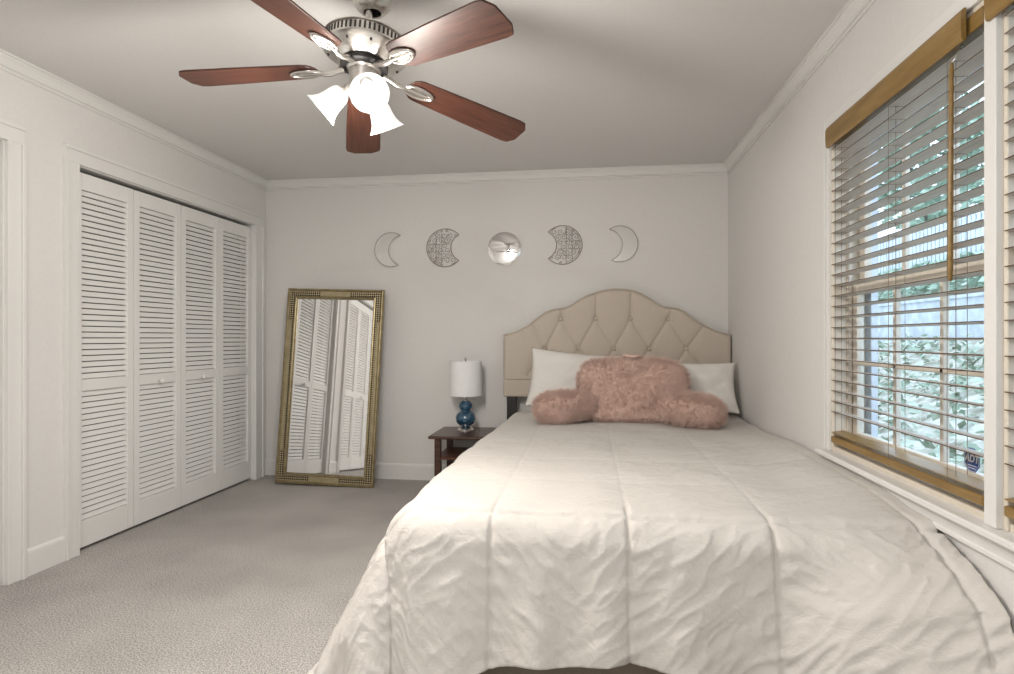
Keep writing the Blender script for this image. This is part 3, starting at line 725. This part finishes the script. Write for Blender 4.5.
def headboard():
    bm = nb(); nx, nz = 208, 96; z0 = 0.824
    grid = []
    for i in range(nx + 1):
        x = -0.642 + 1.676 * i / nx; zt = hbtop(x); colv = []
        for j in range(nz + 1):
            t = j / nz; z = z0 + (zt - z0) * t
            e = min(x + 0.642, 1.034 - x, zt - z, (z - z0) + 0.02)
            e = max(e, 0.0)
            r = 0.03; y = (r - math.sqrt(max(0, r * r - (r - e) ** 2))) if e < r else 0.0
            cz = min(segd(x, z, a, b) for a, b in segs)
            y += 0.010 * math.exp(-(cz / 0.009) ** 2) + 0.008 * math.exp(-(cz / 0.04) ** 2)
            db_ = min(math.hypot(x - a, z - b) for a, b in btn)
            y += 0.016 * math.exp(-(db_ / 0.022) ** 2)
            y += 0.002 * noise.noise(Vector((x * 7, z * 7, 0)))
            colv.append(bm.verts.new((x, HY + y, z)))
        grid.append(colv)
    for i in range(nx):
        for j in range(nz): bm.faces.new((grid[i][j], grid[i + 1][j], grid[i + 1][j + 1], grid[i][j + 1]))
    loop = [grid[i][0] for i in range(nx + 1)] + [grid[nx][j] for j in range(1, nz + 1)] + [grid[i][nz] for i in range(nx - 1, -1, -1)] + [grid[0][j] for j in range(nz - 1, 0, -1)]
    back = [bm.verts.new((q.co.x, HY + 0.085, q.co.z)) for q in loop]
    n = len(loop)
    for i in range(n): bm.faces.new((loop[i], loop[(i + 1) % n], back[(i + 1) % n], back[i]))
    bm.faces.new(back)
    return bm
hb = obj('headboard', bl_(headboard()), M_linen, bed, smooth=True, angle=55)
for x, z in btn:
    bm = nb(); m = Matrix.Translation((x, HY + 0.024, z)) @ Matrix.Rotation(PI / 2, 4, 'X'); lathe(bm, [(0.0, 0.012), (0.006, 0.011), (0.011, 0.008), (0.0135, 0.002), (0.0125, -0.004), (0, -0.004)], 18, m)
    obj('button', bl_(bm), M_linen, hb, smooth=True)
bm = nb(); tube(bm, [(x, HY + 0.020, z + 0.002) for x, z in HBC], 0.0045, 8); obj('piping', bl_(bm), M_linen, hb, smooth=True)
bm = nb(); box(bm, -0.642, 1.034, HY, HY + 0.085, 0.688, 0.822); obj('headboard_band', bl_(bm), M_linen, hb, bev=0.016, seg=4)
for x in (-0.615, 0.93):
    bm = nb(); box(bm, x, x + 0.075, HY + 0.02, HY + 0.065, 0.001, 0.70); obj('headboard_leg', bl_(bm), M_black, bed, bev=0.003)
FY = 1.875
bm = nb(); box(bm, -0.50, 0.985, FY, FY + 0.045, 0.04, 0.33); obj('foot_rail', bl_(bm), M_taupe, bed, bev=0.008)
for x in (-0.535, 0.96):
    bm = nb(); box(bm, x, x + 0.035, FY, HY - 0.01, 0.11, 0.33); obj('side_rail', bl_(bm), M_taupe, bed, bev=0.008)
for x in (-0.50, 0.91):
    for y in (FY + 0.05, 3.2):
        bm = nb(); box(bm, x, x + 0.05, y, y + 0.05, 0.001, 0.11); obj('bed_leg', bl_(bm), M_black, bed, bev=0.003)
bm = nb(); box(bm, -0.52, 0.985, FY + 0.03, HY - 0.015, 0.331, 0.565)
tag(obj('mattress', bm, mat('mattress_ticking', (0.7, 0.68, 0.65), 0.8), bev=0.06, seg=5, smooth=True), 'white mattress under the ivory comforter', 'mattress')

# comforter
CX0, CYF, CZ = -0.545, 1.945, 0.580
CX0B = CX0
YH = 4.40
SA0, SB0, SP = -0.302, 1.905, 0.425
def prof_drop(d, R, fl):
    q = R * PI / 2 * (1 - fl / (PI / 2))
    if d < q:
        p = d / R; return R * math.sin(p), R * (1 - math.cos(p))
    pe = PI / 2 - fl; o = R * math.sin(pe); dn = R * (1 - math.cos(pe)); e = d - q
    return o + e * math.sin(fl), dn + e * math.cos(fl)
def base_pos(a, b):
    CX0 = CX0B + 0.06 * sm(2.8, 4.2, b)
    da = max(0.0, CX0 - a); db = max(0.0, CYF - b)
    d = math.hypot(da, db)
    z = CZ + 0.012 * sm(3.2, 4.2, b) + 0.032 * sm(0.72, 1.0, a) * sm(1.95, 2.3, b) * (1 - sm(3.1, 3.7, b))
    x, y = a, b
    if d > 1e-9:
        ux, uy = da / d, db / d
        tn = sm(3.95, 4.22, b)                            # tighter drop beside the nightstand
        flx = R_(29) * (1 - tn) + R_(3) * tn
        fl = flx * ux * ux + R_(9) * uy * uy
        R = 0.10 * (1 - 0.25 * tn)
        o, dn = prof_drop(d, R, fl)
        if db > 0:
            t = sm(0.50, 1.0, a)
            if t > 0:                                    # near the wall the foot corner fans out gently
                s1 = min(d, 0.33); o2, d2 = s1 * 0.93, s1 * 0.30 + 0.25 * s1 * s1
                if d > 0.33:
                    e = d - 0.33; o2 += e * 0.45; d2 += e * 0.88
                o = o * (1 - t) + o2 * t; dn = dn * (1 - t) + d2 * t
        x = (CX0 if da > 0 else a) - ux * o; y = (CYF if db > 0 else b) - uy * o; z -= dn
        if z < 0.016:
            x -= ux * (0.016 - z) * 0.45; y -= uy * (0.016 - z) * 0.45; z = 0.016 + 0.004 * noise.noise(Vector((a * 8, b * 8, 0)))
    return Vector((x, y, z))
def fold_h(a, b):
    da = max(0.0, CX0 - a); db = max(0.0, CYF - b)
    sa = abs((a - SA0 + SP / 2) % SP - SP / 2); sb = abs((b - SB0 + SP / 2) % SP - SP / 2)
    if b < SB0 - 0.25: sb = 0.2
    s = min(sa, sb)
    hang = sm(0.0, 0.16, max(db, da))
    fs = math.exp(-((b - SB0) / 0.12) ** 2)
    pf = 0.0035 + 0.008 * hang + 0.006 * fs
    h = pf * (1 - math.exp(-s / 0.045)) - (0.0012 + 0.0078 * hang + 0.007 * fs) * math.exp(-(s / 0.006) ** 2)
    v1 = Vector((a * 5.0 + b * 1.2, b * 3.6 - a * 1.0, 2.0))
    h += 0.008 * noise.noise(v1)
    # drag lines: ridged noise, direction turns from across to diagonal on the hanging parts
    u = a * 0.80 + b * 0.60; w = -a * 0.60 + b * 0.80
    u2 = a * 0.75 - b * 0.66; w2 = a * 0.66 + b * 0.75
    r1 = 1 - abs(noise.noise(Vector((u * 4.0, w * 15.0, 5.0)))) * 2
    r2 = (1 - abs(noise.noise(Vector((u * 8.0, w * 24.0, 9.0)))) * 1.6) ** 3 - 0.4
    r4 = (1 - abs(noise.noise(Vector((u2 * 9.0, w2 * 30.0, 29.0)))) * 1.6) ** 3 - 0.4
    r3 = 1 - abs(noise.noise(Vector((u2 * 4.0, w2 * 13.0, 15.0)))) * 2
    msk = sm(-0.25, 0.25, noise.noise(Vector((a * 2.3, b * 2.3, 20))) + 0.1)
    h += hang * (0.008 * msk * r1 + 0.006 * msk * r2 + 0.007 * (1 - msk) * r3 + 0.005 * (1 - msk) * r4)
    h += (1 - hang) * (0.0018 * r2 * (0.4 + msk) + 0.002 * r1)
    # long soft vertical gathers towards the hem
    if db > 0: h += 0.016 * sm(0.1, 0.45, db) * math.sin(a * 21 + 2.0 * math.sin(a * 5)) 
    if da > 0: h += 0.016 * sm(0.2, 0.65, da) * math.sin(b * 15 + 1.5 * math.sin(b * 4))
    # puckering next to the cross seams
    h += (0.0008 + 0.002 * hang) * math.exp(-(sb / 0.05)) * math.sin(a * 95 + 6 * noise.noise(Vector((a * 4, b * 4, 3)))) * 0.8
    h += (0.0008 + 0.003 * hang) * math.exp(-(sa / 0.05)) * math.sin(b * 95 + 6 * noise.noise(Vector((a * 4, b * 4, 8)))) * 0.8
    return h
def comforter():
    bm = nb(); a0, a1 = CX0 - 0.655, XR - 0.016; b0, b1 = CYF - 0.485, YH
    na, nb_ = 400, 440; g = []
    for i in range(na + 1):
        a = a0 + (a1 - a0) * i / na; rowv = []
        for j in range(nb_ + 1):
            b = b0 + (b1 - b0) * j / nb_
            bb = b
            if j < 90: bb = b + (0.010 * math.sin(a * 14) + 0.004 - 0.085 * (1 - sm(-0.45, -0.15, a))) * (1 - j / 90.0)   # uneven hem
            p = base_pos(a, bb); e = 0.004
            n = (base_pos(a + e, bb) - base_pos(a - e, bb)).cross(base_pos(a, bb + e) - base_pos(a, bb - e))
            n = n.normalized() if n.length > 1e-9 else Vector((0, 0, 1))
            h = fold_h(a, bb)
            p = p + n * h
            if p.x > XR - 0.018: p.x = XR - 0.018
            if p.z < 0.012: p.z = 0.012
            rowv.append(bm.verts.new(p))
        g.append(rowv)
    for i in range(na):
        for j in range(nb_): bm.faces.new((g[i][j], g[i + 1][j], g[i + 1][j + 1], g[i][j + 1]))
    return bm
co = obj('comforter', comforter(), M_comf, smooth=True)
so = co.modifiers.new('thickness', 'SOLIDIFY'); so.thickness = 0.014; so.offset = -1
tag(co, 'ivory box-stitched comforter draped over the bed down to the carpet', 'comforter')

# pillows
def pillow(name, loc, w, h, t, rx, rz, ry, label, grp, seed):
    bm = nb(); nu, nv = 56, 40; F, B = [], []
    for i in range(nu + 1):
        u = -1 + 2 * i / nu; rf, rb = [], []
        for j in range(nv + 1):
            vv_ = -1 + 2 * j / nv
            x = w / 2 * u * (1 - 0.07 * (1 - vv_ * vv_)) ; z = h / 2 * vv_ * (1 - 0.09 * (1 - u * u))
            k = (max(0, 1 - abs(u) ** 2.6) * max(0, 1 - abs(vv_) ** 2.6)) ** 0.55
            nz_ = 0.020 * noise.noise(Vector((u * 1.7 + seed, vv_ * 1.7, seed))) + 0.008 * noise.noise(Vector((u * 5 + seed, vv_ * 4, 2)))
            edge = 1 - max(abs(u), abs(vv_)) ** 8
            f = bm.verts.new((x, -t * 0.55 * k - nz_ * edge, z))
            edgep = i in (0, nu) or j in (0, nv)
            b = f if edgep else bm.verts.new((x, t * 0.45 * k + nz_ * edge * 0.3, z))
            rf.append(f); rb.append(b)
        F.append(rf); B.append(rb)
    for i in range(nu):
        for j in range(nv):
            bm.faces.new((F[i][j], F[i + 1][j], F[i + 1][j + 1], F[i][j + 1]))
            q = (B[i][j + 1], B[i + 1][j + 1], B[i + 1][j], B[i][j])
            if len(set(q)) == 4: 
                try: bm.faces.new(q)
                except ValueError: pass
    o = obj(name, bm, M_pil, smooth=True)
    o.location = loc; o.rotation_euler = (rx, ry, rz)
    return tag(o, label, 'pillow', grp)
pillow('bed_pillow', (-0.06, 4.375, 0.822), 0.76, 0.45, 0.17, R_(-18), R_(0), R_(5), 'white bed pillow on the lamp side, upright behind the pink cushion', 'white bed pillows', 1.3)
pillow('bed_pillow', (0.645, 4.245, 0.800), 0.74, 0.37, 0.17, R_(-24), R_(0), R_(0.5), 'white bed pillow in the wall corner, lower, behind the pink cushion', 'white bed pillows', 6.1)

# plush backrest cushion
br = empty('backrest_cushion', (0.29, 3.95, 0.607)); tag(br, 'dusty pink plush backrest cushion with two arms and a top handle', 'cushion')
def lump(p, s, amp):
    return p + Vector((noise.noise(p * s + Vector((3, 0, 0))), noise.noise(p * s + Vector((0, 7, 0))), noise.noise(p * s))) * amp
def body_shape(p):
    t = (p.z + 0.22) / 0.44
    p = Vector((p.x * (1.0 + 0.10 * (1 - t)), p.y * (1.22 - 0.35 * t), p.z))
    p.y += 0.26 * max(0, t) * 0.55
    return lump(p, 6, 0.014)
bm = nb(); superell(bm, 0.330, 0.105, 0.195, 0.45, 0.45, 64, 40, Matrix.Translation((0.0, 0, 0.19)), body_shape)
parts = [obj('cushion_body', bm, M_plush, br, smooth=True)]
for s in (-1, 1):
    m = Matrix.Translation((-0.425 if s < 0 else 0.335, -0.075 if s < 0 else -0.14, 0.088)) @ Matrix.Rotation(s * R_(-24), 4, 'Z') @ Matrix.Rotation(s * R_(4), 4, 'Y')
    bm = nb(); superell(bm, 0.200, 0.125, 0.088, 0.75, 0.7, 48, 30, m, lambda p: lump(Vector((p.x, p.y * (1 + 0.25 * s * p.x / 0.2), p.z * (1 + 0.1 * s * p.x / 0.2))), 7, 0.012))
    parts.append(obj('armrest', bm, M_plush, br, smooth=True))
bm = nb(); tube(bm, [(-0.055, 0.105, 0.398), (-0.045, 0.085, 0.416), (-0.02, 0.062, 0.410), (0.0, 0.056, 0.406), (0.02, 0.062, 0.410), (0.045, 0.085, 0.416), (0.055, 0.105, 0.398)], 0.010, 8, sx=1.4)
obj('handle', bm, M_plush, br, smooth=True)
M_fur = mat('pink_fur', (0.60, 0.365, 0.295), 0.9, spec=0.1)
M_fur_nodes = noise_tex(M_fur, coords(M_fur), 9, 3)
L(M_fur, ramp(M_fur, M_fur_nodes, [(0.35, (0.60, 0.435, 0.375)), (0.65, (0.78, 0.60, 0.53))]), P(M_fur).inputs['Base Color'])
for pi_, o in enumerate(parts):
    o.data.materials.append(M_fur)
    md = o.modifiers.new('fur', 'PARTICLE_SYSTEM'); ps = md.particle_system; s = ps.settings
    s.type = 'HAIR'; s.count = 6000 if pi_ == 0 else 2800; s.hair_length = 0.0065; s.hair_step = 3
    s.material = 2; s.child_type = 'INTERPOLATED'; s.rendered_child_count = 7; s.child_percent = 2
    s.roughness_2 = 0.006; s.roughness_endpoint = 0.008; s.root_radius = 0.06; s.tip_radius = 0.02; s.radius_scale = 0.012
    s.brownian_factor = 0.0
    try: s.normal_factor = 0.006; s.factor_random = 0.004; s.tangent_factor = 0.003
    except Exception: pass
    ps.seed = 5 + pi_

# ------------------------------------------------------------------ garden beyond the window
gx0 = XR + 0.15
bm = nb()
def gz(x, y): return -0.35 + 0.40 * max(0, x - 1.6) + 0.10 * noise.noise(Vector((x * 0.6, y * 0.6, 0)))
n = 40; G = [[bm.verts.new((gx0 + 4.25 * i / n, -3 + 22.0 * j / n, gz(gx0 + 4.25 * i / n, -3 + 22.0 * j / n))) for j in range(n + 1)] for i in range(n + 1)]
for i in range(n):
    for j in range(n): bm.faces.new((G[i][j], G[i + 1][j], G[i + 1][j + 1], G[i][j + 1]))
tag(obj('garden_ground', bm, M_soil, smooth=True), kind='structure')
WX = 5.2                                                  # low garden wall, bank and fence run parallel to the house
bm = nb(); box(bm, WX, WX + 0.25, -3, 19, 0.9, 1.70); box(bm, WX - 0.03, WX + 0.28, -3, 19, 1.70, 1.77)
tag(obj('garden_wall', bm, M_rwall), kind='structure')
def leaves(bm, n, fn, size, rnd):
    for _ in range(n):
        p = fn(rnd); s = size * rnd.uniform(0.6, 1.4)
        m = Matrix.Translation(p) @ Matrix.Rotation(rnd.uniform(0, 2 * PI), 4, 'Z') @ Matrix.Rotation(rnd.uniform(-1.2, 1.2), 4, 'X') @ Matrix.Rotation(rnd.uniform(-1.0, 1.0), 4, 'Y')
        q = [bm.verts.new(m @ Vector(c)) for c in ((-s, 0, 0), (0, -0.5 * s, 0.1 * s), (s, 0, 0), (0, 0.5 * s, 0.1 * s))]
        bm.faces.new(q)
rnd = random.Random(11)
bm = nb()
def f_low(r):
    x = r.uniform(1.7, WX - 0.15); y = r.uniform(1.5, 16); return Vector((x, y, gz(x, y) + r.uniform(0.0, 0.16)))
leaves(bm, 5200, f_low, 0.065, rnd)
tag(obj('ground_ivy', bm, M_leaf), 'low green ivy and leaf litter spread over the garden ground outside', 'ground cover', kind='stuff')
bm = nb(); G = [[bm.verts.new((WX + 0.25 + 4 * i / 8, -3 + 22.0 * j / 30, 1.62 + 1.8 * i / 8)) for j in range(31)] for i in range(9)]
for i in range(8):
    for j in range(30): bm.faces.new((G[i][j], G[i + 1][j], G[i + 1][j + 1], G[i][j + 1]))
tag(obj('garden_bank', bm, M_soil), kind='structure')
bm = nb()
def f_bank(r):
    x = r.uniform(WX + 0.48, WX + 2.15); return Vector((x, r.uniform(1, 18), 1.60 + 0.43 * (x - WX) + r.uniform(0, 0.3)))
leaves(bm, 6500, f_bank, 0.085, rnd)
tag(obj('bank_shrubs', bm, M_leaf2), 'bushy green cover on the bank above the garden wall', 'shrubs', kind='stuff')
fe = empty('picket_fence', (WX + 2.4, 8, 2.6)); tag(fe, 'grey upright board fence at the top of the garden bank', 'fence')
k = 0
bm = nb()
y = 1.0 - 8
while y < 10:
    h = 1.15 + 0.03 * math.sin(k * 2.1); box(bm, -0.012, 0.012, y, y + 0.105, -0.05, h); y += 0.155; k += 1
obj('fence_boards', bm, M_fence, fe)
bm = nb()
for z in (0.25, 0.9): box(bm, 0.012, 0.06, -7, 10, z, z + 0.08)
obj('fence_rails', bm, M_fence, fe)
tl = ['slim tree beyond the fence, nearest the blind wand in the window', 'slim tree beyond the fence, in the middle of the window view', 'slim tree beyond the fence, furthest toward the left of the window']
for i, (x, y) in enumerate(((9.6, 9.6), (10.2, 14.2), (9.6, 18.6))):
    t = empty('garden_tree', (x, y, 2.6)); tag(t, tl[i], 'tree', 'trees beyond the garden fence')
    bm = nb(); tube(bm, [(0, 0, -0.2), (0.05, 0.05, 1.5), (-0.05, 0.1, 3.2), (0.1, 0.0, 5.0)], [0.16, 0.13, 0.10, 0.05], 10)
    for q in range(6):
        a = q * 1.1; z = 1.6 + q * 0.5; tube(bm, [(0, 0.05, z), (0.7 * math.cos(a), 0.7 * math.sin(a), z + 0.5), (1.3 * math.cos(a), 1.3 * math.sin(a), z + 0.8)], [0.05, 0.035, 0.015], 6)
    obj('trunk', bm, M_bark, t, smooth=True)
    bm = nb()
    def f_cr(r):
        a, b, rr = r.uniform(0, 2 * PI), r.uniform(-1, 1), r.uniform(0.3, 1) ** 0.5
        s = math.sqrt(1 - b * b); return Vector((1.7 * rr * s * math.cos(a), 1.7 * rr * s * math.sin(a), 3.6 + 2.1 * rr * b))
    leaves(bm, 2600, f_cr, 0.15, rnd); obj('foliage', bm, M_leaf2, t)

# ------------------------------------------------------------------ unseen fill light added behind the camera, built as a flush lamp
rl = empty('added_fill_light', (-0.75, -0.35, H)); tag(rl, 'round opal fill light added out of view in the rear part of the room', 'fill light')
bm = nb(); lathe(bm, [(0, 0), (0.17, 0), (0.172, -0.02), (0.165, -0.028), (0, -0.028)], 48); obj('fill_light_pan', bm, M_nickel, rl, smooth=True, angle=40)
bm = nb(); lathe(bm, [(0.155, -0.028), (0.150, -0.05), (0.125, -0.075), (0.08, -0.092), (0, -0.098)], 48); obj('fill_light_bowl', bm, mat('fill_light_glow', (0.9, 0.9, 0.88), 0.4, emit=(1.0, 0.97, 0.93), estr=REAR_FILL), rl, smooth=True)
